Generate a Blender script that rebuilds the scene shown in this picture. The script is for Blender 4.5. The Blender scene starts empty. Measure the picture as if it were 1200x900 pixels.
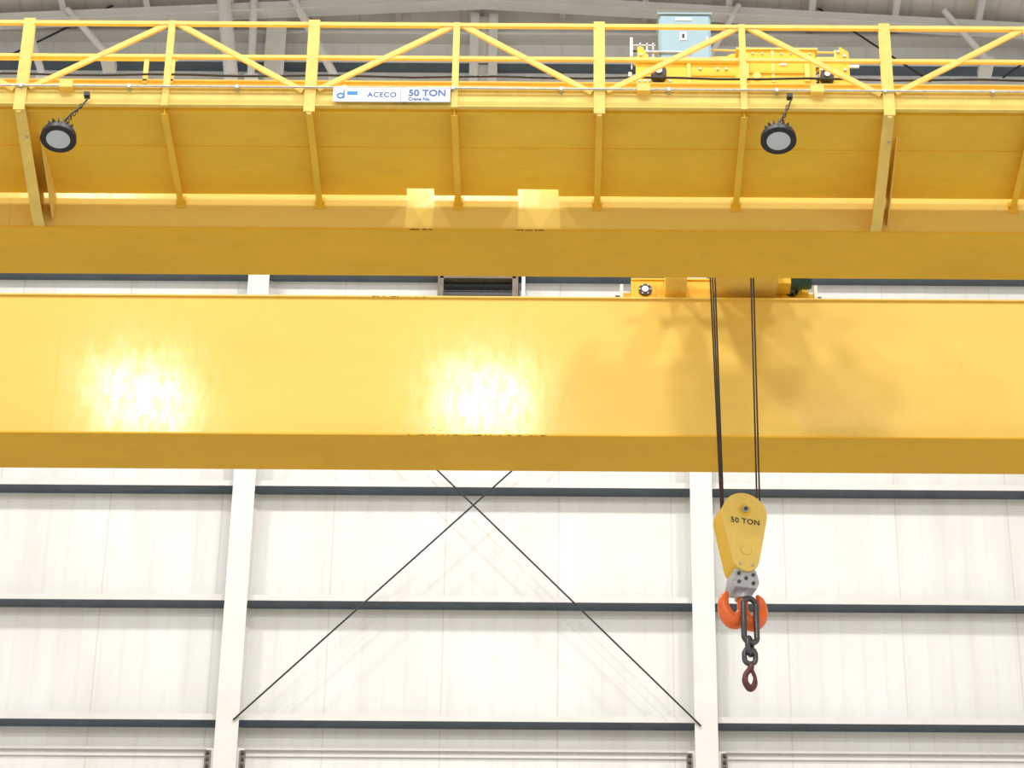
import bpy, math, random
from mathutils import Matrix, Vector
random.seed(4)
CZ = 1.7            # eye height
P = math.radians(31.35)

# ---------------------------------------------------------------- materials
def newmat(name):
    m = bpy.data.materials.new(name); m.use_nodes = True
    nt = m.node_tree; b = nt.nodes["Principled BSDF"]
    return m, nt, b

def paint(name, col, rough=0.4, coat=0.0, coat_rough=0.1, var=0.08, scale=1.5, metallic=0.0,
          stretch=(1,1,1), bump=0.0, bump_scale=30, spec=0.5, dirt=None, dirt_amt=0.3, coat_var=0.0):
    m, nt, b = newmat(name)
    tc = nt.nodes.new("ShaderNodeTexCoord")
    mp = nt.nodes.new("ShaderNodeMapping"); mp.inputs["Scale"].default_value = stretch
    nt.links.new(tc.outputs["Object"], mp.inputs["Vector"])
    n = nt.nodes.new("ShaderNodeTexNoise"); n.inputs["Scale"].default_value = scale
    n.inputs["Detail"].default_value = 6; n.inputs["Roughness"].default_value = 0.65
    nt.links.new(mp.outputs[0], n.inputs["Vector"])
    r = nt.nodes.new("ShaderNodeValToRGB")
    r.color_ramp.elements[0].position = 0.3; r.color_ramp.elements[1].position = 0.7
    d = tuple(max(0, c*(1-var)) for c in col); l = tuple(min(1, c*(1+var)) for c in col)
    r.color_ramp.elements[0].color = (*d, 1); r.color_ramp.elements[1].color = (*l, 1)
    nt.links.new(n.outputs["Fac"], r.inputs["Fac"])
    out = r.outputs["Color"]
    if dirt:
        n2 = nt.nodes.new("ShaderNodeTexNoise"); n2.inputs["Scale"].default_value = 6
        n2.inputs["Detail"].default_value = 8; n2.inputs["Roughness"].default_value = 0.75
        nt.links.new(mp.outputs[0], n2.inputs["Vector"])
        r2 = nt.nodes.new("ShaderNodeValToRGB")
        r2.color_ramp.elements[0].position = 0.56; r2.color_ramp.elements[0].color = (0,0,0,1)
        r2.color_ramp.elements[1].position = 0.78; r2.color_ramp.elements[1].color = (dirt_amt,)*3+(1,)
        nt.links.new(n2.outputs["Fac"], r2.inputs["Fac"])
        mx = nt.nodes.new("ShaderNodeMixRGB"); mx.inputs["Color2"].default_value = (*dirt, 1)
        nt.links.new(r2.outputs["Color"], mx.inputs["Fac"]); nt.links.new(out, mx.inputs["Color1"])
        out = mx.outputs["Color"]
    nt.links.new(out, b.inputs["Base Color"])
    b.inputs["Roughness"].default_value = rough
    b.inputs["Metallic"].default_value = metallic
    b.inputs["Specular IOR Level"].default_value = spec
    b.inputs["Coat Weight"].default_value = coat
    b.inputs["Coat Roughness"].default_value = coat_rough
    if coat_var:
        # brushed / wiped finish: gloss varies in fine streaks over the plate
        mp2 = nt.nodes.new("ShaderNodeMapping"); mp2.inputs["Scale"].default_value = (5,1,1.5)
        nt.links.new(tc.outputs["Object"], mp2.inputs["Vector"])
        n4 = nt.nodes.new("ShaderNodeTexNoise"); n4.inputs["Scale"].default_value = 2.5
        n4.inputs["Detail"].default_value = 8; n4.inputs["Roughness"].default_value = 0.7
        nt.links.new(mp2.outputs[0], n4.inputs["Vector"])
        mr = nt.nodes.new("ShaderNodeMapRange")
        mr.inputs["From Min"].default_value=0.35; mr.inputs["From Max"].default_value=0.65
        mr.inputs["To Min"].default_value=coat*(1-coat_var); mr.inputs["To Max"].default_value=min(1,coat*(1+coat_var))
        nt.links.new(n4.outputs["Fac"], mr.inputs["Value"]); nt.links.new(mr.outputs[0], b.inputs["Coat Weight"])
    if bump:
        n3 = nt.nodes.new("ShaderNodeTexNoise"); n3.inputs["Scale"].default_value = bump_scale
        n3.inputs["Detail"].default_value = 4
        nt.links.new(mp.outputs[0], n3.inputs["Vector"])
        bp = nt.nodes.new("ShaderNodeBump"); bp.inputs["Strength"].default_value = bump
        bp.inputs["Distance"].default_value = 0.01
        nt.links.new(n3.outputs["Fac"], bp.inputs["Height"])
        nt.links.new(bp.outputs[0], b.inputs["Normal"])
    return m

YEL = (0.87, 0.615, 0.15)
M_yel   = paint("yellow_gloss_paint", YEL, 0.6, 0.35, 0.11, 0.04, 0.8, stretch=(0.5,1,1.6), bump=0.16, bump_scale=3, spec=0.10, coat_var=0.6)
M_yel2  = paint("yellow_paint", (0.88,0.54,0.04), 0.55, 0.0, 0.25, 0.08, 1.2, stretch=(0.5,1,1.5), dirt=(0.40,0.24,0.03), dirt_amt=0.3, spec=0.35)
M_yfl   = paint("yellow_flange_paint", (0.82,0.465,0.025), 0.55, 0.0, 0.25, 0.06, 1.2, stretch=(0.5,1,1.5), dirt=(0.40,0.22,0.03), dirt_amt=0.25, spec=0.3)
M_yrail = paint("yellow_rail_paint", (0.87,0.62,0.15), 0.5, 0.0, 0.2, 0.10, 5, spec=0.35)
M_yblk  = paint("hook_block_yellow", (0.93,0.67,0.16), 0.45, 0.1, 0.2, 0.08, 5, spec=0.4, dirt=(0.5,0.33,0.08), dirt_amt=0.25)
M_white = paint("white_steel_paint", (0.74,0.725,0.69), 0.5, 0, 0.1, 0.05, 2)
M_lip   = paint("girt_flange_paint", (0.72,0.70,0.67), 0.5, 0, 0.1, 0.05, 2)
M_dark  = paint("girt_web_shade", (0.085,0.115,0.145), 0.6, 0, 0.1, 0.2, 3)  # shade on the girt undersides, put into the colour
M_black = paint("black_steel", (0.015,0.015,0.017), 0.45, 0, 0.1, 0.2, 5)
M_rope  = paint("wire_rope_steel", (0.06,0.045,0.035), 0.55, 0, 0.1, 0.4, 40, metallic=0.4)
M_steel = paint("galvanised_steel", (0.50,0.51,0.53), 0.4, 0, 0.1, 0.2, 20, metallic=0.5)
M_chain = paint("dark_chain_steel", (0.10,0.10,0.11), 0.35, 0, 0.1, 0.35, 20, metallic=0.75)
M_rust  = paint("worn_hook_steel", (0.15,0.055,0.05), 0.45, 0, 0.1, 0.5, 15, metallic=0.5)
M_orange= paint("orange_hook_paint", (0.90,0.15,0.02), 0.4, 0.2, 0.2, 0.15, 8, dirt=(0.25,0.05,0.02), dirt_amt=0.6)
M_blue  = paint("cabinet_blue_paint", (0.30,0.44,0.52), 0.4, 0, 0.1, 0.05, 3)
M_sign  = paint("sign_white", (0.82,0.86,0.90), 0.4, 0, 0.1, 0.03, 3)
M_sign2 = paint("sign_grey", (0.62,0.66,0.70), 0.4, 0, 0.1, 0.03, 3)
M_ink   = paint("sign_blue_ink", (0.02,0.10,0.35), 0.5, 0, 0.1, 0.1, 3)
M_logo  = paint("sign_logo_blue", (0.02,0.22,0.65), 0.5, 0, 0.1, 0.1, 3)
M_inkb  = paint("black_ink", (0.03,0.03,0.03), 0.6, 0, 0.1, 0.1, 3)
M_lens  = paint("lamp_glass", (0.55,0.60,0.63), 0.25, 0.3, 0.1, 0.05, 3)
M_green = paint("motor_green_paint", (0.01,0.07,0.05), 0.4, 0.2, 0.2, 0.2, 6)
M_rustpl= paint("splice_plate_steel", (0.20,0.16,0.13), 0.6, 0, 0.1, 0.3, 8)
M_chip  = paint("chipped_primer", (0.14,0.05,0.01), 0.8, 0, 0.1, 0.4, 20)
M_floor = paint("polished_concrete", (0.52,0.48,0.41), 0.45, 0, 0.1, 0.1, 0.6, bump=0.05)
M_trim  = paint("bare_trim", (0.70,0.68,0.66), 0.5, 0, 0.1, 0.05, 3)

def wallmat(name, col, ribs=3.2, rib_amt=0.05, axis='X', seam=None):
    m, nt, b = newmat(name)
    tc = nt.nodes.new("ShaderNodeTexCoord")
    w = nt.nodes.new("ShaderNodeTexWave"); w.wave_type='BANDS'; w.bands_direction=axis
    w.wave_profile='SAW'
    w.inputs["Scale"].default_value = ribs; w.inputs["Distortion"].default_value = 0.0
    nt.links.new(tc.outputs["Object"], w.inputs["Vector"])
    r = nt.nodes.new("ShaderNodeValToRGB")
    c0 = tuple(c*(1-rib_amt) for c in col)
    r.color_ramp.elements[0].position = 0.0; r.color_ramp.elements[0].color = (*c0,1)
    r.color_ramp.elements[1].position = 0.25; r.color_ramp.elements[1].color = (*col,1)
    nt.links.new(w.outputs["Fac"], r.inputs["Fac"])
    def streak(scale, stretch, lo, hi, c):
        mp = nt.nodes.new("ShaderNodeMapping"); mp.inputs["Scale"].default_value=stretch
        nt.links.new(tc.outputs["Object"], mp.inputs["Vector"])
        n = nt.nodes.new("ShaderNodeTexNoise"); n.inputs["Scale"].default_value = scale
        n.inputs["Detail"].default_value = 7; n.inputs["Roughness"].default_value=0.6
        nt.links.new(mp.outputs[0], n.inputs["Vector"])
        r2 = nt.nodes.new("ShaderNodeValToRGB")
        r2.color_ramp.elements[0].position=lo; r2.color_ramp.elements[0].color=(*c,1)
        r2.color_ramp.elements[1].position=hi; r2.color_ramp.elements[1].color=(1,1,1,1)
        nt.links.new(n.outputs["Fac"], r2.inputs["Fac"])
        return n, r2
    n, r2 = streak(2.2,(1.0,1,0.10),0.3,0.62,(0.93,0.918,0.90))
    n_b, r3 = streak(0.5,(1,1,0.5),0.35,0.65,(0.92,0.91,0.89))
    out=r.outputs[0]
    lst=[r2,r3]
    if seam:
        w2 = nt.nodes.new("ShaderNodeTexWave"); w2.wave_type='BANDS'; w2.bands_direction='X'; w2.wave_profile='SAW'
        w2.inputs["Scale"].default_value = seam; nt.links.new(tc.outputs["Object"], w2.inputs["Vector"])
        r4 = nt.nodes.new("ShaderNodeValToRGB"); r4.color_ramp.elements[0].position=0.0; r4.color_ramp.elements[0].color=(0.80,0.77,0.74,1)
        r4.color_ramp.elements[1].position=0.018; r4.color_ramp.elements[1].color=(1,1,1,1)
        nt.links.new(w2.outputs["Fac"], r4.inputs["Fac"]); lst.append(r4)
    for q in lst:
        mx = nt.nodes.new("ShaderNodeMixRGB"); mx.blend_type='MULTIPLY'; mx.inputs["Fac"].default_value=1
        nt.links.new(out, mx.inputs["Color1"]); nt.links.new(q.outputs[0], mx.inputs["Color2"]); out=mx.outputs[0]
    nt.links.new(out, b.inputs["Base Color"])
    b.inputs["Roughness"].default_value = 0.55
    bp = nt.nodes.new("ShaderNodeBump"); bp.inputs["Strength"].default_value=0.4; bp.inputs["Distance"].default_value=0.03
    nt.links.new(n.outputs["Fac"], bp.inputs["Height"]); nt.links.new(bp.outputs[0], b.inputs["Normal"])
    return m
M_wall = wallmat("insulation_liner_white", (0.82,0.82,0.805), 0.9, 0.045, seam=0.17)
M_roof = wallmat("roof_liner_white", (0.76,0.73,0.69), 0.8, 0.15)

# ---------------------------------------------------------------- mesh builder
class MB:
    def __init__(s): s.v=[]; s.f=[]; s.m=[]; s.sm=[]; s.mats=[]
    def mi(s, mat):
        if mat not in s.mats: s.mats.append(mat)
        return s.mats.index(mat)
    def add(s, vs, fs, mat, smooth=False, M=None):
        o=len(s.v); k=s.mi(mat)
        for v in vs:
            v=Vector(v)
            if M: v=M@v
            s.v.append(tuple(v))
        for f in fs: s.f.append([i+o for i in f]); s.m.append(k); s.sm.append(smooth)
    def box(s, x0,x1,y0,y1,z0,z1, mat, M=None):
        vs=[(x0,y0,z0),(x1,y0,z0),(x1,y1,z0),(x0,y1,z0),(x0,y0,z1),(x1,y0,z1),(x1,y1,z1),(x0,y1,z1)]
        fs=[(0,3,2,1),(4,5,6,7),(0,1,5,4),(1,2,6,5),(2,3,7,6),(3,0,4,7)]
        s.add(vs,fs,mat,False,M)
    def cyl(s, p0,p1,r,mat,n=16,r1=None,M=None,smooth=True):
        p0=Vector(p0);p1=Vector(p1); d=(p1-p0).normalized()
        a=d.orthogonal().normalized(); b=d.cross(a); r1=r if r1 is None else r1
        vs=[];
        for i in range(n):
            t=2*math.pi*i/n; e=a*math.cos(t)+b*math.sin(t)
            vs.append(p0+e*r); vs.append(p1+e*r1)
        fs=[(2*i,2*((i+1)%n),2*((i+1)%n)+1,2*i+1) for i in range(n)]
        s.add(vs,fs,mat,smooth,M)
        s.add([vs[2*i] for i in range(n)],[tuple(reversed(range(n)))],mat,False,M)
        s.add([vs[2*i+1] for i in range(n)],[tuple(range(n))],mat,False,M)
    def bar(s, p0,p1,w,h,mat,up=(0,1,0)):
        """rectangular bar between points; w across, h along 'up'"""
        p0=Vector(p0);p1=Vector(p1); d=(p1-p0).normalized(); u=Vector(up)
        u=(u-d*u.dot(d)).normalized(); a=d.cross(u)
        vs=[]
        for p in (p0,p1):
            for sa,su in ((-1,-1),(1,-1),(1,1),(-1,1)): vs.append(p+a*sa*w/2+u*su*h/2)
        s.add(vs,[(0,3,2,1),(4,5,6,7),(0,1,5,4),(1,2,6,5),(2,3,7,6),(3,0,4,7)],mat)
    def prism_xz(s, pts, y0,y1, mat, M=None):
        n=len(pts); vs=[(x,y0,z) for x,z in pts]+[(x,y1,z) for x,z in pts]
        fs=[tuple(range(n)),tuple(reversed(range(n,2*n)))]+[(i,i+n,(i+1)%n+n,(i+1)%n) for i in range(n)]
        s.add(vs,fs,mat,False,M)
    def prism_yz(s, pts, x0,x1, mat):
        n=len(pts); vs=[(x0,y,z) for y,z in pts]+[(x1,y,z) for y,z in pts]
        fs=[tuple(reversed(range(n))),tuple(range(n,2*n))]+[(i,(i+1)%n,(i+1)%n+n,i+n) for i in range(n)]
        s.add(vs,fs,mat)
    def tube(s, pts, radii, mat, n=14, closed=False, M=None):
        pts=[Vector(p) for p in pts]; N=len(pts); rings=[]; vs=[]; prev=None
        if not isinstance(radii,(list,tuple)): radii=[radii]*N
        for i,p in enumerate(pts):
            if closed: d=pts[(i+1)%N]-pts[i-1]
            else: d=pts[min(i+1,N-1)]-pts[max(i-1,0)]
            d.normalize()
            if prev is None: a=d.orthogonal().normalized()
            else: a=(prev-d*prev.dot(d)).normalized()
            prev=a; b=d.cross(a)
            for k in range(n):
                t=2*math.pi*k/n; vs.append(p+(a*math.cos(t)+b*math.sin(t))*radii[i])
        fs=[]
        for i in range(N if closed else N-1):
            j=(i+1)%N
            for k in range(n):
                l=(k+1)%n; fs.append((i*n+k,i*n+l,j*n+l,j*n+k))
        if not closed:
            fs.append(tuple(reversed(range(n)))); fs.append(tuple(range((N-1)*n,N*n)))
        s.add(vs,fs,mat,True,M)
    def obj(s, name, loc=(0,0,0), bevel=0, parent=None, rot=None):
        me=bpy.data.meshes.new(name); me.from_pydata(s.v,[],s.f)
        for m in s.mats: me.materials.append(m)
        for p,k,sm in zip(me.polygons,s.m,s.sm): p.material_index=k; p.use_smooth=sm
        import bmesh
        bm=bmesh.new(); bm.from_mesh(me); bmesh.ops.recalc_face_normals(bm,faces=bm.faces); bm.to_mesh(me); bm.free()
        me.update()
        o=bpy.data.objects.new(name,me); o.location=loc
        if rot: o.rotation_euler=rot
        bpy.context.collection.objects.link(o)
        if bevel:
            b=o.modifiers.new("bevel","BEVEL"); b.width=bevel; b.segments=2; b.limit_method='ANGLE'; b.angle_limit=math.radians(40)
        if parent: o.parent=parent
        return o

def smoothpts(ctrl, sub=6):
    """Catmull-Rom through tuples (x,y,z,r)"""
    out=[]; n=len(ctrl)
    for i in range(n-1):
        p0=ctrl[max(i-1,0)];p1=ctrl[i];p2=ctrl[i+1];p3=ctrl[min(i+2,n-1)]
        for k in range(sub):
            t=k/sub
            out.append(tuple(0.5*((2*b)+(-a+c)*t+(2*a-5*b+4*c-d)*t*t+(-a+3*b-3*c+d)*t**3) for a,b,c,d in zip(p0,p1,p2,p3)))
    out.append(ctrl[-1]); return out

def text(name, body, size, loc, mat, parent, rot=(math.pi/2,0,0), align='LEFT', ext=0.001, space=1.0):
    c=bpy.data.curves.new(name,'FONT'); c.body=body; c.size=size; c.extrude=ext; c.align_x=align
    c.offset=size*0.012; c.space_character=space
    c.materials.append(mat)
    o=bpy.data.objects.new(name,c); o.location=loc; o.rotation_euler=rot
    bpy.context.collection.objects.link(o); o.parent=parent
    return o

# ================================================================ BUILDING
WY=41.9; CF=41.6
WX0,WX1=-20.1,17.3
RIDX=-1.4; RIDZ=33.62+CZ; SL=0.062
def roofz(x): return RIDZ-abs(x-RIDX)*SL
b=MB(); b.box(-24,22,-14,42.6,-0.3,0,M_floor); b.obj("floor")
b=MB(); b.prism_xz([(WX0,0),(WX1,0),(WX1,roofz(WX1)),(RIDX,RIDZ),(WX0,roofz(WX0))],WY,WY+0.25,M_wall)
b.obj("wall_back")
b=MB()
for xa,xb in ((WX0-0.3,RIDX),(RIDX,WX1+0.3)):
    za,zb=roofz(xa),roofz(xb)
    vs=[(xa,-12,za),(xb,-12,zb),(xb,WY+0.25,zb),(xa,WY+0.25,za),(xa,-12,za+0.2),(xb,-12,zb+0.2),(xb,WY+0.25,zb+0.2),(xa,WY+0.25,za+0.2)]
    b.add(vs,[(0,1,2,3),(4,5,6,7),(0,1,5,4),(1,2,6,5),(2,3,7,6),(3,0,4,7)],M_roof)
b.obj("ceiling")
# roof purlins, rafters, struts and brackets against the gable
b=MB()
x=WX0+0.6
while x<WX1:
    z=roofz(x); b.box(x-0.03,x+0.03,-12,WY,z-0.22,z,M_lip); b.box(x-0.03,x+0.08,-12,WY,z-0.24,z-0.22,M_lip)
    x+=1.5
for y in (41.2,33.5,26,18.5,11,3.5,-4,-11.5):
    for xa,xb in ((WX0,RIDX),(RIDX,WX1)):
        d=0.26 if y>40 else 0.6
        b.bar((xa,y,roofz(xa)-0.24-d/2),(xb,y,roofz(xb)-0.24-d/2),0.02,d,M_white,up=(0,0,1))
        b.bar((xa,y,roofz(xa)-0.24-d),(xb,y,roofz(xb)-0.24-d),0.26,0.025,M_white,up=(0,0,1))
for (xa,ha,xb,hb,r) in ((-6.10,33.2,-5.85,31.4,0.13),(-4.85,33.2,-4.0,31.4,0.075),(-8.9,32.9,-8.1,31.9,0.06),(-5.55,33.2,-5.5,31.4,0.07),
                        (3.2,33.1,2.5,31.6,0.05),(-9.6,32.6,-9.2,31.4,0.07),(6.9,33.0,7.6,31.9,0.06)):
    b.cyl((xa,CF-0.45,ha+CZ),(xb,CF-0.45,hb+CZ),r,M_white,12)
    b.box(xb-0.12,xb+0.12,CF-0.45,CF,hb+CZ-0.08,hb+CZ+0.08,M_white)
b.obj("roof_framing")

# wall columns
def column(x,name="wall_column"):
    b=MB(); hw=0.18; top=roofz(x)-0.25
    b.box(x-hw,x+hw,CF-0.16,CF-0.14,0.0,top,M_white)
    b.box(x-hw,x+hw,WY-0.02,WY-0.001,0.0,top,M_white)
    b.box(x-0.012,x+0.012,CF-0.14,WY-0.02,0.0,top,M_white)
    # bolted splice plates
    zs=18.42+CZ
    b.box(x-hw-0.12,x+hw+0.12,CF-0.12,CF-0.09,zs-0.2,zs+0.18,M_lip)
    for sx in (-1,1):
        b.box(x+sx*(hw+0.09)-0.05,x+sx*(hw+0.09)+0.05,CF-0.145,CF-0.12,zs-0.2,zs+0.14,M_rustpl)
        for k in range(3):
            zz=zs-0.13+k*0.11
            b.cyl((x+sx*(hw+0.09),CF-0.18,zz),(x+sx*(hw+0.09),CF-0.145,zz),0.028,M_black,6,smooth=False)
    return b.obj(name)
COLX=[-20.1+0.0,-12.62,-5.144,2.336,9.82,17.3-0.0]
for x in COLX[1:5]: column(x)

# girts
GH=[19.14,21.24,23.35,25.45,27.56,29.66]
g=19.14-2.105
while g>0.5: GH.append(g); g-=2.105
b=MB()
for h in GH:
    z=h+CZ
    b.box(WX0,WX1,CF,CF+0.012,z,z+0.10,M_lip)
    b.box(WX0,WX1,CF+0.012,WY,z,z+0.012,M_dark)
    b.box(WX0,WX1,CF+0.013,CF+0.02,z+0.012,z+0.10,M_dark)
    b.box(WX0,WX1,WY-0.03,WY-0.001,z+0.16,z+0.20,M_trim)
z=32.1+CZ
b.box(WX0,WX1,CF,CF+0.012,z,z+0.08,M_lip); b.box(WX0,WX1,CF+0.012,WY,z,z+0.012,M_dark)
z=32.75+CZ
b.box(WX0,WX1,CF,CF+0.012,z,z+0.06,M_lip); b.box(WX0,WX1,CF+0.012,WY,z,z+0.012,M_lip)
b.obj("wall_girts")
b=MB(); z=18.74+CZ
b.box(WX0,WX1,WY-0.06,WY-0.001,z,z+0.05,M_trim); b.box(WX0,WX1,WY-0.03,WY-0.001,z-0.1,z-0.06,M_trim)
b.obj("trim_1")

# X bracing rods
def rod(b,x0,h0,x1,h1,r=0.015,y=CF-0.19):
    b.cyl((x0,y,h0+CZ),(x1,y,h1+CZ),r,M_black,8)
b=MB()
rod(b,-5.05,26.85,2.25,19.00); rod(b,-5.05,19.05,2.25,26.72)
b.obj("cross_brace_rods")
b=MB()
rod(b,-12.55,30.3,-8.0,33.3,0.02); rod(b,4.6,33.3,6.6,31.6,0.02); rod(b,9.2,32.8,7.9,31.7,0.02)
b.obj("roof_brace_rods")
# mid-bay post pair + louvred vent
b=MB()
for sx in (-0.17,0.17): b.box(-1.4+sx-0.08,-1.4+sx+0.08,CF-0.05,WY-0.002,27.5+CZ,33.2+CZ,M_white)
b.box(-1.5,-1.3,CF+0.05,CF+0.1,27.5+CZ,33.2+CZ,M_lip)
x0,x1=-2.05,-0.75; z0,z1=26.3+CZ,27.5+CZ
b.box(x0,x1,CF+0.12,CF+0.16,z0,z1,M_black)
b.box(x0-0.04,x0+0.06,CF-0.02,WY,z0,z1,M_rustpl); b.box(x1-0.06,x1+0.04,CF-0.02,WY,z0,z1,M_rustpl)
b.box(x1+0.1,x1+0.16,CF,WY,z0,z1,M_lip)
b.box(x0,x1,CF-0.02,WY,z0-0.04,z0+0.05,M_rustpl); b.box(x0,x1,CF-0.02,WY,z1-0.05,z1,M_rustpl)
k=z0+0.12
while k<z1-0.1:
    b.bar((x0+0.06,CF+0.05,k),(x1-0.06,CF+0.05,k),0.10,0.012,M_chain,up=(0,0.5,0.85)); k+=0.22
b.obj("louvered_vent")

# ================================================================ CRANE
L0,L1=-14.2,12.6
HB,HT=18.12+CZ,20.17+CZ
crane=bpy.data.objects.new("overhead_bridge_crane",None); bpy.context.collection.objects.link(crane)
def girder(name,y,w,chips,seams):
    b=MB()
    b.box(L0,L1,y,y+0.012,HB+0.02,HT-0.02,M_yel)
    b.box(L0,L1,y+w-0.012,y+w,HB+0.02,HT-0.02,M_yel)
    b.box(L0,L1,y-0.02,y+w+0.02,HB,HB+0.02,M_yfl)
    b.box(L0,L1,y-0.03,y+w+0.03,HT-0.02,HT,M_yrail)
    # crane rail on top
    b.box(L0,L1,y+w*0.42,y+w*0.58,HT,HT+0.02,M_steel); b.box(L0,L1,y+w*0.46,y+w*0.54,HT+0.02,HT+0.09,M_steel)
    for sx in seams: b.box(sx-0.004,sx+0.004,y-0.003,y,HB+0.02,HT-0.02,M_yrail)
    for (xa,xb,where,dens) in chips:
        n=int((xb-xa)*dens)
        for i in range(n):
            cx_=random.uniform(xa,xb); w_=random.uniform(0.004,0.022); h_=random.uniform(0.003,0.011)
            if where=='b':
                b.box(cx_-w_,cx_+w_,y-0.0225,y-0.019,HB-0.0015,HB+h_,M_chip)
            elif where=='t':
                b.box(cx_-w_,cx_+w_,y-0.0325,y-0.029,HT-0.02,HT-0.02+h_,M_chip)
            else:
                zz=HB+0.02+random.uniform(0,0.25)**1.6
                b.box(cx_-w_*.35,cx_+w_*.35,y-0.001,y,zz,zz+h_,M_chip)
    return b.obj(name,parent=crane)
girder("rear_girder",31.0,0.84,[(-1.9,-0.9,'b',22),(-0.9,0.1,'b',8),(-2.4,-1.7,'t',25),(-1.7,-1.0,'w',8)],[-6.3,5.06])
girder("front_girder",26.51,0.88,[(-1.65,-1.38,'b',40),(-0.5,-0.15,'b',40)],[-6.1,5.3])

# --- walkway on front girder
PH=18.56+CZ; F=24.83
PX=[-1.13+1.54*k for k in range(-8,9)]
b=MB()
inner=26.455
xs=[L0,-1.70,-1.40,-0.47,-0.02,L1]
for i in range(5):
    yi=inner if i%2==0 else inner-0.13
    b.box(xs[i],xs[i+1],F,yi,PH,PH+0.008,M_yel2)
# front channel
b.box(L0,L1,F-0.012,F,PH-0.01,PH+0.22,M_yrail)
b.box(L0,L1,F-0.05,F,PH-0.02,PH-0.008,M_yrail)
b.box(L0,L1,F-0.04,F,PH+0.21,PH+0.222,M_yrail)
# longitudinal angles under deck
b.box(L0,L1,F+0.72,F+0.78,PH-0.012,PH,M_yel2)
b.box(L0,L1,F+0.05,F+0.09,PH-0.03,PH,M_yel2)
for i,x in enumerate(PX):
    big = abs(x+5.75)<0.1 or abs(x-3.49)<0.1 or abs(x+14.99)<.1
    if big:
        b.prism_yz([(F-0.01,PH-0.03),(F-0.01,PH),(26.505,PH),(26.505,HB+0.03),(26.3,HB+0.03)],x-0.008,x+0.008,M_yel2)
        b.prism_yz([(F-0.01,PH-0.045),(F-0.01,PH-0.03),(26.3,HB+0.03),(26.505,HB+0.03),(26.505,HB+0.015),(26.3,HB+0.015)],x-0.06,x+0.06,M_yrail)
        # second stiffener plate alongside
        b.prism_yz([(25.3,PH),(26.505,PH),(26.505,PH-0.34)],x+0.13,x+0.146,M_yrail)
        for k in range(5):
            yy=25.2+k*0.22
            b.cyl((x+0.03,yy,PH-0.13-0.03*k),(x+0.03,yy,PH-0.16-0.03*k),0.014,M_steel,8)
    else:
        b.box(x-0.006,x+0.006,F,26.505,PH-0.10,PH,M_yel2)
        b.box(x-0.035,x+0.035,F,26.505,PH-0.108,PH-0.10,M_yel2)
        b.box(x-0.05,x+0.05,26.49,26.508,PH-0.16,PH,M_yel2)
b.obj("walkway_deck",parent=crane)

# --- railing
b=MB(); RT=19.64+CZ; RM=19.20+CZ; fy=F-0.03
b.bar((L0,fy,RT),(L1,fy,RT),0.045,0.045,M_yrail,up=(0,0,1))
b.bar((L0,fy+0.01,RM),(L1,fy+0.01,RM),0.04,0.04,M_yrail,up=(0,0,1))
for i,x in enumerate(PX):
    k=i-8
    major = k%2!=0
    if major:
        b.box(x-0.06,x+0.06,F-0.055,F-0.047,PH-0.10,RT+0.05,M_yrail)
        b.box(x-0.06,x-0.052,F-0.047,F+0.01,PH-0.02,RT+0.05,M_yrail)
        b.box(x+0.052,x+0.06,F-0.047,F+0.01,PH-0.02,RT+0.05,M_yrail)
        # small gusset foot
        b.prism_xz([(x-0.06,PH-0.02),(x+0.06,PH-0.02),(x+0.02,PH-0.13),(x-0.02,PH-0.13)],F-0.047,F-0.02,M_yrail)
    else:
        b.box(x-0.035,x+0.035,F-0.052,F-0.044,PH-0.03,RT+0.03,M_yrail)
        b.box(x+0.027,x+0.035,F-0.044,F,PH-0.03,RT+0.03,M_yrail)
    # diagonals: tops at minor posts
    if i<len(PX)-1:
        xn=PX[i+1]
        if major: b.bar((x+0.08,fy,PH+0.20),(xn-0.05,fy,RT-0.01),0.06,0.03,M_yrail)
        else: b.bar((x+0.08,fy,RT-0.01),(xn-0.08,fy,PH+0.18),0.06,0.03,M_yrail)
# inner (girder side) toe rail bits
for x in (-4.75,-4.45): b.box(x-0.025,x+0.025,26.48,26.53,HT-0.05,HT+0.36,M_yrail)
b.bar((-6.6,26.5,HT+0.30),(-4.4,26.5,HT+0.30),0.04,0.03,M_yrail,up=(0,0,1))
b.obj("walkway_railing",parent=crane)

# conduit & junction boxes on front channel / girder top
b=MB()
b.cyl((L0,F-0.07,PH+0.205),(L1,F-0.07,PH+0.205),0.011,M_steel,8)
x=L0+0.4
while x<L1:
    b.box(x-0.015,x+0.015,F-0.085,F-0.012,PH+0.185,PH+0.225,M_steel); x+=1.15
b.tube([(L0+ i*0.5, 26.44+0.0*i, HT+0.03+0.012*math.sin(i*1.7)) for i in range(int((L1-L0)/0.5)+1)],0.014,M_black,8)
for x in (-5.25,2.75,0.9): b.box(x-0.09,x+0.05,F-0.10,F-0.012,PH+0.17,PH+0.26,M_yrail)
b.obj("conduit_run",parent=crane)

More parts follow.
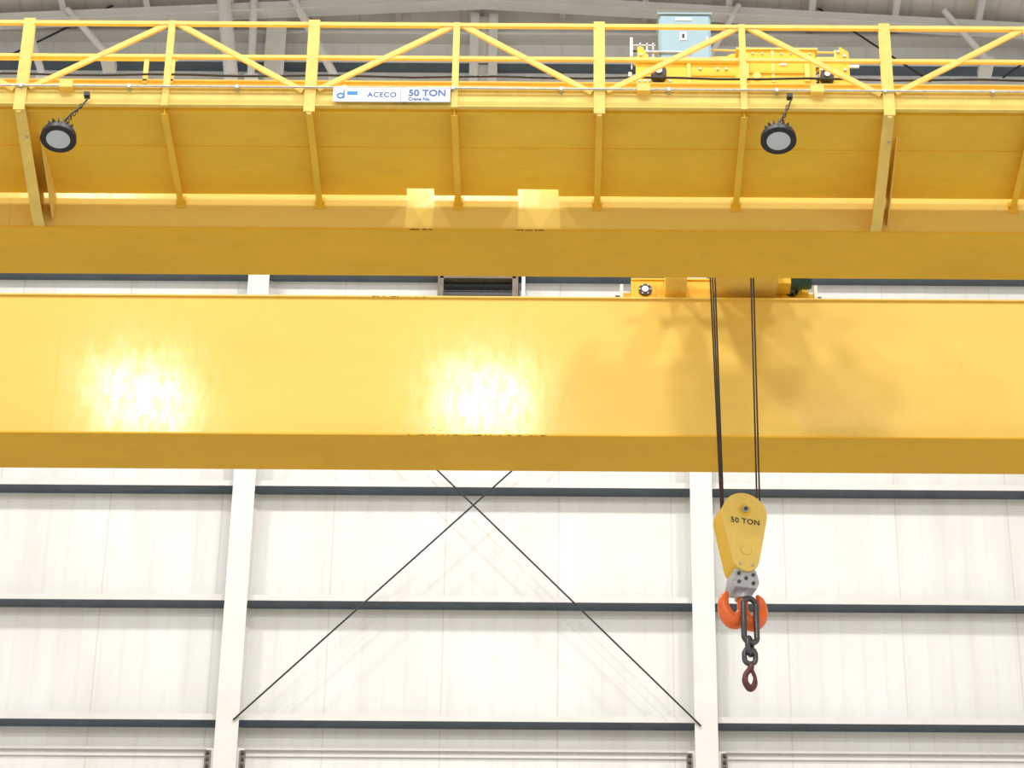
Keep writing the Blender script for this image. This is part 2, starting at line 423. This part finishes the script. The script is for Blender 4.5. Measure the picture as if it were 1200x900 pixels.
# sign
b=MB(); sz0,sz1=PH+0.005,PH+0.185
b.box(-2.42,-1.705,F-0.094,F-0.082,sz0,sz1,M_sign); b.box(-1.70,-1.175,F-0.094,F-0.082,sz0,sz1,M_sign2)
for x in (-2.38,-1.75,-1.66,-1.21): b.box(x-0.02,x+0.02,F-0.082,F-0.012,sz0+0.05,sz0+0.1,M_steel)
b.box(-2.27,-2.16,F-0.096,F-0.094,sz0+0.085,sz0+0.13,M_logo)
b.tube([(-2.34+0.035*math.cos(t),F-0.095,sz0+0.075+0.03*math.sin(t)) for t in [math.pi*2*i/16 for i in range(16)]],0.008,M_logo,6,closed=True)
b.box(-2.312,-2.298,F-0.097,F-0.094,sz0+0.04,sz0+0.15,M_logo)
sign=b.obj("name_board",parent=crane)
text("name_lettering","ACECO",0.088,(-2.055,F-0.096,sz0+0.06),M_ink,sign,space=1.06)
text("capacity_lettering","50 TON",0.115,(-1.62,F-0.096,sz0+0.078),M_ink,sign)
text("crane_number_lettering","Crane No.",0.055,(-1.62,F-0.096,sz0+0.018),M_ink,sign)

# ---- trolley
T=bpy.data.objects.new("crane_trolley",None); bpy.context.collection.objects.link(T)
b=MB()
X0,X1=0.80,3.30
for yc in (26.95,31.42):           # end trucks over each girder
    b.box(X0+0.12,X1-0.1,yc-0.20,yc-0.17,HT+0.13,HT+0.42,M_yel2)
    b.box(X0+0.12,X1-0.1,yc+0.17,yc+0.20,HT+0.13,HT+0.42,M_yel2)
    b.box(X0+0.12,X1-0.1,yc-0.22,yc+0.22,HT+0.42,HT+0.445,M_yel2)
    for xw in (X0+0.30,X1-0.32):
        b.cyl((xw,yc-0.07,HT+0.245),(xw,yc+0.07,HT+0.245),0.155,M_steel,28)
        b.cyl((xw,yc-0.24,HT+0.245),(xw,yc+0.24,HT+0.245),0.055,M_black,16)
        b.box(xw-0.13,xw+0.13,yc-0.23,yc-0.20,HT+0.14,HT+0.35,M_yel2)
        b.cyl((xw,yc-0.26,HT+0.245),(xw,yc-0.23,HT+0.245),0.085,M_black,20)
        b.cyl((xw,yc-0.275,HT+0.245),(xw,yc-0.26,HT+0.245),0.045,M_steel,16)
        for k in range(6):
            a=k*math.pi/3; b.cyl((xw+0.07*math.cos(a),yc-0.272,HT+0.245+0.07*math.sin(a)),(xw+0.07*math.cos(a),yc-0.26,HT+0.245+0.07*math.sin(a)),0.01,M_steel,6)
    for xe,s_ in ((X0,-1),(X1,1)):  # bumpers / end plates
        b.box(xe-0.02,xe+0.02,yc-0.14,yc+0.14,HT+0.12,HT+0.4,M_white)
        b.box(min(xe,xe-s_*0.13),max(xe,xe-s_*0.13),yc-0.06,yc+0.06,HT+0.2,HT+0.32,M_yel2)
        b.cyl((xe,yc,HT+0.26),(xe+s_*0.08,yc,HT+0.26),0.05,M_black,14)
# cross beams
for xa,xb in ((1.35,1.62),(1.98,2.62),(2.62,2.78)):
    b.box(xa,xb,27.15,31.25,HT+0.16,HT+0.44,M_yrail)
for k in range(7): b.box(1.15,2.92,27.3+k*0.6,27.38+k*0.6,HT+0.36,HT+0.42,M_yel2)
b.obj("trolley_frame",parent=T)
# machinery
b=MB()
b.cyl((1.25,29.2,HT+0.70),(2.85,29.2,HT+0.70),0.26,M_steel,32)
for i in range(38): 
    x=1.32+i*0.0385
    b.tube([(x,29.2+0.265*math.cos(t),HT+0.70+0.265*math.sin(t)) for t in [2*math.pi*j/24 for j in range(24)]],0.013,M_rope,6,closed=True)
b.box(2.87,3.05,28.85,29.55,HT+0.44,HT+1.0,M_yel2); b.box(1.05,1.22,28.9,29.5,HT+0.44,HT+1.0,M_yel2)
b.cyl((3.05,29.4,HT+0.6),(3.45,29.4,HT+0.6),0.15,M_green,20)
b.obj("rope_drum",parent=T)
b=MB()
# gearbox housing near front
fyb=26.62
b.box(2.05,2.93,fyb,27.3,HT+0.10,HT+0.58,M_yel2)
b.box(2.02,2.96,fyb-0.02,27.32,HT+0.58,HT+0.605,M_yrail)
for k in range(8): b.cyl((2.1+k*0.11,fyb-0.015,HT+0.53),(2.1+k*0.11,fyb,HT+0.53),0.012,M_steel,8)
b.box(2.42,2.46,fyb-0.01,fyb,HT+0.12,HT+0.58,M_yrail)
b.box(2.52,2.60,fyb-0.012,fyb,HT+0.36,HT+0.42,M_sign)
b.box(2.10,2.16,fyb-0.03,fyb,HT+0.12,HT+0.50,M_yrail); b.box(2.80,2.86,fyb-0.03,fyb,HT+0.12,HT+0.50,M_yrail)
b.box(2.16,2.80,fyb-0.018,fyb,HT+0.24,HT+0.27,M_yfl)
b.cyl((2.25,fyb-0.02,HT+0.20),(2.25,fyb,HT+0.20),0.05,M_yrail,18)
# right end stepped plates with bolts
b.prism_xz([(2.97,HT+0.10),(3.32,HT+0.10),(3.32,HT+0.56),(3.22,HT+0.64),(3.16,HT+0.46),(2.97,HT+0.42)],fyb,fyb+0.03,M_yel2)
for (x,z) in ((3.0,.3),(3.05,.18),(3.27,.5),(3.27,.42),(3.27,.3),(3.12,.3),(3.27,.18),(3.2,.56)): b.cyl((x,fyb-0.02,HT+z),(x,fyb,HT+z),0.018,M_steel,8)
b.cyl((3.05,fyb-0.10,HT+0.16),(3.05,fyb,HT+0.16),0.08,M_black,18)
b.cyl((3.05,fyb-0.12,HT+0.16),(3.05,fyb-0.10,HT+0.16),0.035,M_steel,12)
b.box(2.9,3.44,fyb+0.05,fyb+0.07,HT+0.38,HT+0.42,M_steel)
# left step plates
b.box(0.86,2.05,fyb,fyb+0.03,HT+0.06,HT+0.38,M_yel2)
b.box(0.84,2.05,fyb-0.03,fyb+0.05,HT+0.38,HT+0.40,M_yrail)
b.box(1.45,1.49,fyb-0.02,fyb,HT+0.06,HT+0.38,M_yrail); b.box(1.5,2.0,fyb-0.012,fyb,HT+0.20,HT+0.23,M_yfl)
b.prism_xz([(0.88,HT+0.40),(1.04,HT+0.40),(0.94,HT+0.62),(0.88,HT+0.62)],fyb,fyb+0.02,M_yel2)
for (x,z) in ((0.90,.12),(0.96,.12),(1.02,.12),(1.25,.12),(0.92,.5),(1.0,.28),(1.9,.3),(1.8,.3),(1.6,.3)): b.cyl((x,fyb-0.02,HT+z),(x,fyb,HT+z),0.016,M_steel,8)
b.cyl((1.12,fyb-0.12,HT+0.18),(1.12,fyb,HT+0.18),0.09,M_black,18); b.cyl((1.12,fyb-0.14,HT+0.18),(1.12,fyb-0.12,HT+0.18),0.04,M_steel,14)
b.prism_xz([(1.6,HT+0.40),(2.05,HT+0.40),(2.05,HT+0.68),(1.98,HT+0.68),(1.66,HT+0.50),(1.6,HT+0.50)],fyb+0.2,fyb+0.3,M_yel2)
b.obj("drive_gearbox",parent=T)
b=MB()
# little guard frame at left
for x in (0.82,0.92,1.0,1.07): b.box(x-0.008,x+0.008,26.80,26.82,HT+0.44,HT+0.82,M_steel)
for z in (0.60,0.70,0.78): b.box(0.80,1.10,26.80,26.82,HT+z,HT+z+0.014,M_black if z==.70 else M_steel)
b.box(0.80,0.83,26.7,26.83,HT+0.55,HT+0.82,M_sign)
b.cyl((1.0,26.75,HT+0.50),(1.0,26.75,HT+0.66),0.03,M_steel,12)
b.cyl((0.9,26.72,HT+0.62),(1.5,26.72,HT+0.62),0.02,M_steel,10)
b.cyl((1.7,26.9,HT+0.68),(3.3,26.9,HT+0.68),0.02,M_yrail,10); b.cyl((1.7,26.9,HT+0.80),(3.2,26.9,HT+0.77),0.012,M_yrail,10)
for x in (1.7,3.2): b.cyl((x,26.9,HT+0.44),(x,26.9,HT+0.80),0.015,M_yrail,8)
b.obj("limit_switch_guard",parent=T)
b=MB()
b.box(1.14,1.74,26.74,27.05,HT+0.45,HT+1.18,M_blue); b.box(1.16,1.72,26.725,26.74,HT+0.47,HT+1.16,M_blue)
b.box(1.38,1.46,26.718,26.726,HT+0.80,HT+0.92,M_sign); b.box(1.405,1.435,26.714,26.719,HT+0.83,HT+0.89,M_inkb)
b.box(1.33,1.52,26.718,26.726,HT+1.09,HT+1.13,M_sign); b.box(1.12,1.76,26.71,27.08,HT+1.18,HT+1.20,M_blue)
b.box(1.685,1.705,26.70,26.726,HT+0.76,HT+0.84,M_steel)
b.obj("control_cabinet",parent=T)
# far motor on the rear truck
b=MB(); b.cyl((2.95,31.0,HT+0.30),(3.22,31.0,HT+0.30),0.12,M_green,20)
for k in range(8): b.cyl((2.97+k*0.03,31.0,HT+0.30),(2.98+k*0.03,31.0,HT+0.30),0.135,M_green,20)
b.box(2.5,2.95,30.9,31.15,HT+0.18,HT+0.42,M_yel2)
b.obj("travel_motor",parent=T)

# ---- hoist ropes
b=MB(); RY=29.2
def rope(x0,x1,dy=0): b.cyl((x0,RY+dy,HT+0.62),(x1,RY+dy*0.5,16.05+CZ),0.0105,M_rope,8)
for dx in (-0.042,0.0,0.042): rope(1.825+dx,1.885+dx*0.4,0.10*(dx/0.042))
for dx in (-0.018,0.02): rope(2.33+dx,2.30+dx,0.08*(dx/0.02))
b.obj("hoist_ropes",parent=T)

# ---- hook block
BLK=(2.085,RY,15.97+CZ)
hb=bpy.data.objects.new("hook_block",None); bpy.context.collection.objects.link(hb)
hb.location=BLK; hb.rotation_euler=(0,0,math.radians(15)); hb.scale=(1.06,1.06,1.06)
def teardrop(R,rb,zb,n=22):
    pts=[]
    # tangent taper from top circle R to bottom rb at zb
    s_=math.asin((R-rb)/abs(zb))
    a0=-s_; a1=math.pi+s_
    for i in range(n+1):
        a=a0+(a1-a0)*i/n; pts.append((R*math.cos(a),R*math.sin(a)))
    for i in range(9):
        a=a1+(math.pi*2-s_-a1)*i/8; pts.append((rb*math.cos(a),zb+rb*math.sin(a)))
    return pts
b=MB(); TH=0.17
td=teardrop(0.25,0.145,-0.55)
b.prism_xz(td,-TH,-TH+0.03,M_yblk); b.prism_xz(td,TH-0.03,TH,M_yblk)
n=len(td)
for i in range(n):
    (xa,za),(xb,zb_)=td[i],td[(i+1)%n]
    if za>0.12 and zb_>0.12: continue
    k=0.97
    b.add([(xa*k,-TH+0.03,za),(xb*k,-TH+0.03,zb_),(xb*k,TH-0.03,zb_),(xa*k,TH-0.03,za),
           (xa*k*.93,-TH+0.03,za),(xb*k*.93,-TH+0.03,zb_),(xb*k*.93,TH-0.03,zb_),(xa*k*.93,TH-0.03,za)],
          [(0,1,2,3),(4,5,6,7),(0,1,5,4),(1,2,6,5),(2,3,7,6),(3,0,4,7)],M_yel2)
for yy in (-0.07,0.0,0.07):
    b.cyl((0,yy-0.022,0),(0,yy+0.022,0),0.215,M_steel,30)
b.cyl((0,-TH-0.012,0.04),(0,-TH,0.04),0.065,M_yel2,24)
b.cyl((0,-TH-0.035,0.04),(0,-TH-0.012,0.04),0.042,M_steel,6,smooth=False)
b.cyl((0,-TH-0.05,0.04),(0,-TH-0.035,0.04),0.02,M_chain,12)
b.cyl((0,-TH-0.008,-0.44),(0,-TH,-0.44),0.06,M_yblk,24)
b.cyl((0,-TH-0.001,-0.44),(0,-TH,-0.44),0.068,M_yel2,24)
for (x,z) in ((-0.07,-0.62),(0.07,-0.62)): b.cyl((x,-TH-0.012,z),(x,-TH,z),0.014,M_steel,8)
b.obj("cheek_plates",parent=hb,bevel=0.006)
text("capacity_stencil","50 TON",0.088,(0,-TH-0.003,-0.125),M_inkb,hb,align='CENTER',space=1.1)
# crosshead
b=MB()
b.prism_xz([(-0.12,-0.66),(0.12,-0.66),(0.15,-0.80),(0.12,-0.88),(-0.12,-0.88),(-0.15,-0.80)],-0.14,0.14,M_steel)
for (x,z) in ((-0.08,-0.72),(0.08,-0.72),(-0.08,-0.82),(0.08,-0.82),(0,-0.77)): b.cyl((x,-0.155,z),(x,-0.14,z),0.02,M_chain,8)
b.cyl((0,0,-0.96),(0,0,-0.86),0.085,M_steel,20)
b.obj("crosshead",parent=hb,bevel=0.008)
# ramshorn hook
b=MB()
b.cyl((0,0,-1.14),(0,0,-0.92),0.06,M_orange,18)
for s_ in (-1,1):
    c=smoothpts([(0,0,-1.12,0.075),(s_*0.04,0,-1.20,0.085),(s_*0.12,0,-1.225,0.085),(s_*0.19,0,-1.15,0.078),(s_*0.215,0,-1.04,0.062),(s_*0.195,0,-0.94,0.044),(s_*0.165,0,-0.885,0.018)],6)
    b.tube([p[:3] for p in c],[p[3] for p in c],M_orange,16)
b.obj("double_hook",parent=hb)
# chain & small hook
def link(b,cx,cy,cz_,w,h,r,mat,rotz=0,n=28):
    pts=[]
    for i in range(n):
        t=2*math.pi*i/n
        x=(w/2)*math.cos(t); z=(h/2-w/2)*(1 if math.sin(t)>0 else -1)+ (w/2)*math.sin(t) if abs(math.sin(t))>1e-6 else 0
        pts.append((cx+x*math.cos(rotz),cy+x*math.sin(rotz),cz_+z))
    b.tube(pts,r,mat,10,closed=True)
b=MB()
link(b,0.035,-0.125,-1.26,0.15,0.52,0.032,M_chain,0.10)
link(b,0.03,-0.10,-1.55,0.13,0.19,0.028,M_chain,0.9)
link(b,0.03,-0.10,-1.67,0.12,0.17,0.028,M_chain,-0.1)
b.cyl((-0.03,-0.10,-1.61),(0.09,-0.10,-1.61),0.038,M_chain,12)
c=smoothpts([(0.03,-0.10,-1.74,0.030),(0.035,-0.10,-1.80,0.034),(-0.02,-0.10,-1.88,0.030),(-0.03,-0.10,-1.97,0.034),(0.02,-0.10,-2.04,0.036),(0.07,-0.10,-1.99,0.032),(0.08,-0.10,-1.90,0.018)],6)
b.tube([p[:3] for p in c],[p[3] for p in c],M_rust,12)
b.bar((0.04,-0.10,-1.80),(0.08,-0.10,-1.91),0.03,0.03,M_rust)
b.obj("sling_chain",parent=hb)

# ---- suspended flood lights on the walkway edge
def crane_lamp(x,h,sx):
    e=bpy.data.objects.new("hanging_floodlight",None); bpy.context.collection.objects.link(e)
    e.location=(x,F-0.24,h+CZ); 
    b=MB(); Mt=Matrix.Rotation(math.radians(-12),4,'X')
    b.cyl((0,0,-0.03),(0,0,0.02),0.185,M_black,36,M=Mt)
    b.cyl((0,0,0.02),(0,0,0.05),0.185,M_black,36,r1=0.12,M=Mt)
    b.cyl((0,0,0.05),(0,0,0.13),0.10,M_black,24,M=Mt)
    for k in range(16):
        a=2*math.pi*k/16
        R=Mt@Matrix.Rotation(a,4,'Z'); b.box(0.05,0.155,-0.004,0.004,0.035,0.13,M_black,M=R)
    b.cyl((0,0,-0.04),(0,0,-0.03),0.19,M_black,36,r1=0.185,M=Mt)
    b.cyl((0,0,-0.046),(0,0,-0.036),0.125,M_lens,36,M=Mt)
    b.cyl((0,0,0.13),(0,0,0.17),0.035,M_black,14,M=Mt)
    b.obj("housing",parent=e)
    b=MB(); top=(sx,0.13,0.66)
    b.tube([(0,0.04,0.15),(sx*0.2,0.03,0.24),(sx*0.35+0.02,0.05,0.34),(sx*0.8,0.10,0.46),(sx*1.05,0.12,0.58),top],0.010,M_black,8)
    for k in range(5): link(b,sx*(0.3+0.12*k),0.05+0.015*k,0.24+0.06*k,0.03,0.06,0.005,M_black,k*1.5,12)
    b.box(sx-0.03,sx+0.03,0.10,0.17,0.62,0.67,M_black)
    b.obj("suspension_cord",parent=e)
    return e
crane_lamp(-5.25,17.97,0.22); crane_lamp(2.28,18.01,0.15)

# ---- runway beams carrying the crane ends (out of frame)
def runway(x):
    b=MB()
    b.box(x-0.25,x+0.25,-10,41.2,HB-0.75,HB-0.72,M_yel2); b.box(x-0.25,x+0.25,-10,41.2,HB-0.15,HB-0.12,M_yel2)
    b.box(x-0.015,x+0.015,-10,41.2,HB-0.72,HB-0.15,M_yel2)
    b.box(x-0.2,x+0.2,25.6,33,HB-0.12,HB,M_yel2)
    for y in (-4,11,26,40.5): b.box(x-0.2,x+0.2,y-0.25,y+0.25,0,HB-0.75,M_white)
    return b.obj("runway_beam")
runway(-13.6); runway(12.0)

# ================================================================ LIGHTS
def hall_lamp(x,y,h,sx,sy,power):
    e=bpy.data.objects.new("high_bay_lamp",None); bpy.context.collection.objects.link(e); e.location=(x,y,h+CZ)
    b=MB()
    b.box(-sx/2,sx/2,-sy/2,sy/2,0.02,0.12,M_white); b.cyl((0,0,0.12),(0,0,roofz(x)-h-CZ-0.25),0.02,M_steel,8)
    b.obj("lamp_body",parent=e)
    l=bpy.data.lights.new("lamp_light",'AREA'); l.shape='RECTANGLE'; l.size=sx; l.size_y=sy; l.energy=power; l.color=(1.0,0.99,0.97)
    o=bpy.data.objects.new("lamp_light",l); bpy.context.collection.objects.link(o); o.parent=e
for (x,y,p) in ((-8.9,8.9,1350),(-1.6,8.9,1350),(6.2,4.5,1500)):
    hall_lamp(x,y,31.9,1.9,2.4,p)
for (x,y,p) in ((-9,33.5,800),(-1.5,33.0,800),(6,33.5,800),(-8.6,20,1000),(-0.9,20.5,1100),(6,20,900)):
    hall_lamp(x,y,31.9,1.2,1.2,p)

w=bpy.data.worlds.new("World"); bpy.context.scene.world=w; w.use_nodes=True
bg=w.node_tree.nodes["Background"]; bg.inputs[0].default_value=(0.97,0.985,1.0,1); bg.inputs[1].default_value=0.90

# ================================================================ CAMERA
cam=bpy.data.cameras.new("Camera"); co=bpy.data.objects.new("Camera",cam); bpy.context.collection.objects.link(co)
cam.sensor_width=36; cam.lens=3400/1200*36; cam.shift_x=-55/1200; cam.clip_end=200
R=Matrix.Rotation(math.pi/2+P,4,'X')@Matrix.Rotation(0.0066,4,'Z')
co.matrix_world=Matrix.Translation((0,0,CZ))@R
bpy.context.scene.camera=co
sc=bpy.context.scene
sc.view_settings.view_transform='Standard'; sc.view_settings.look='None'; sc.view_settings.exposure=0
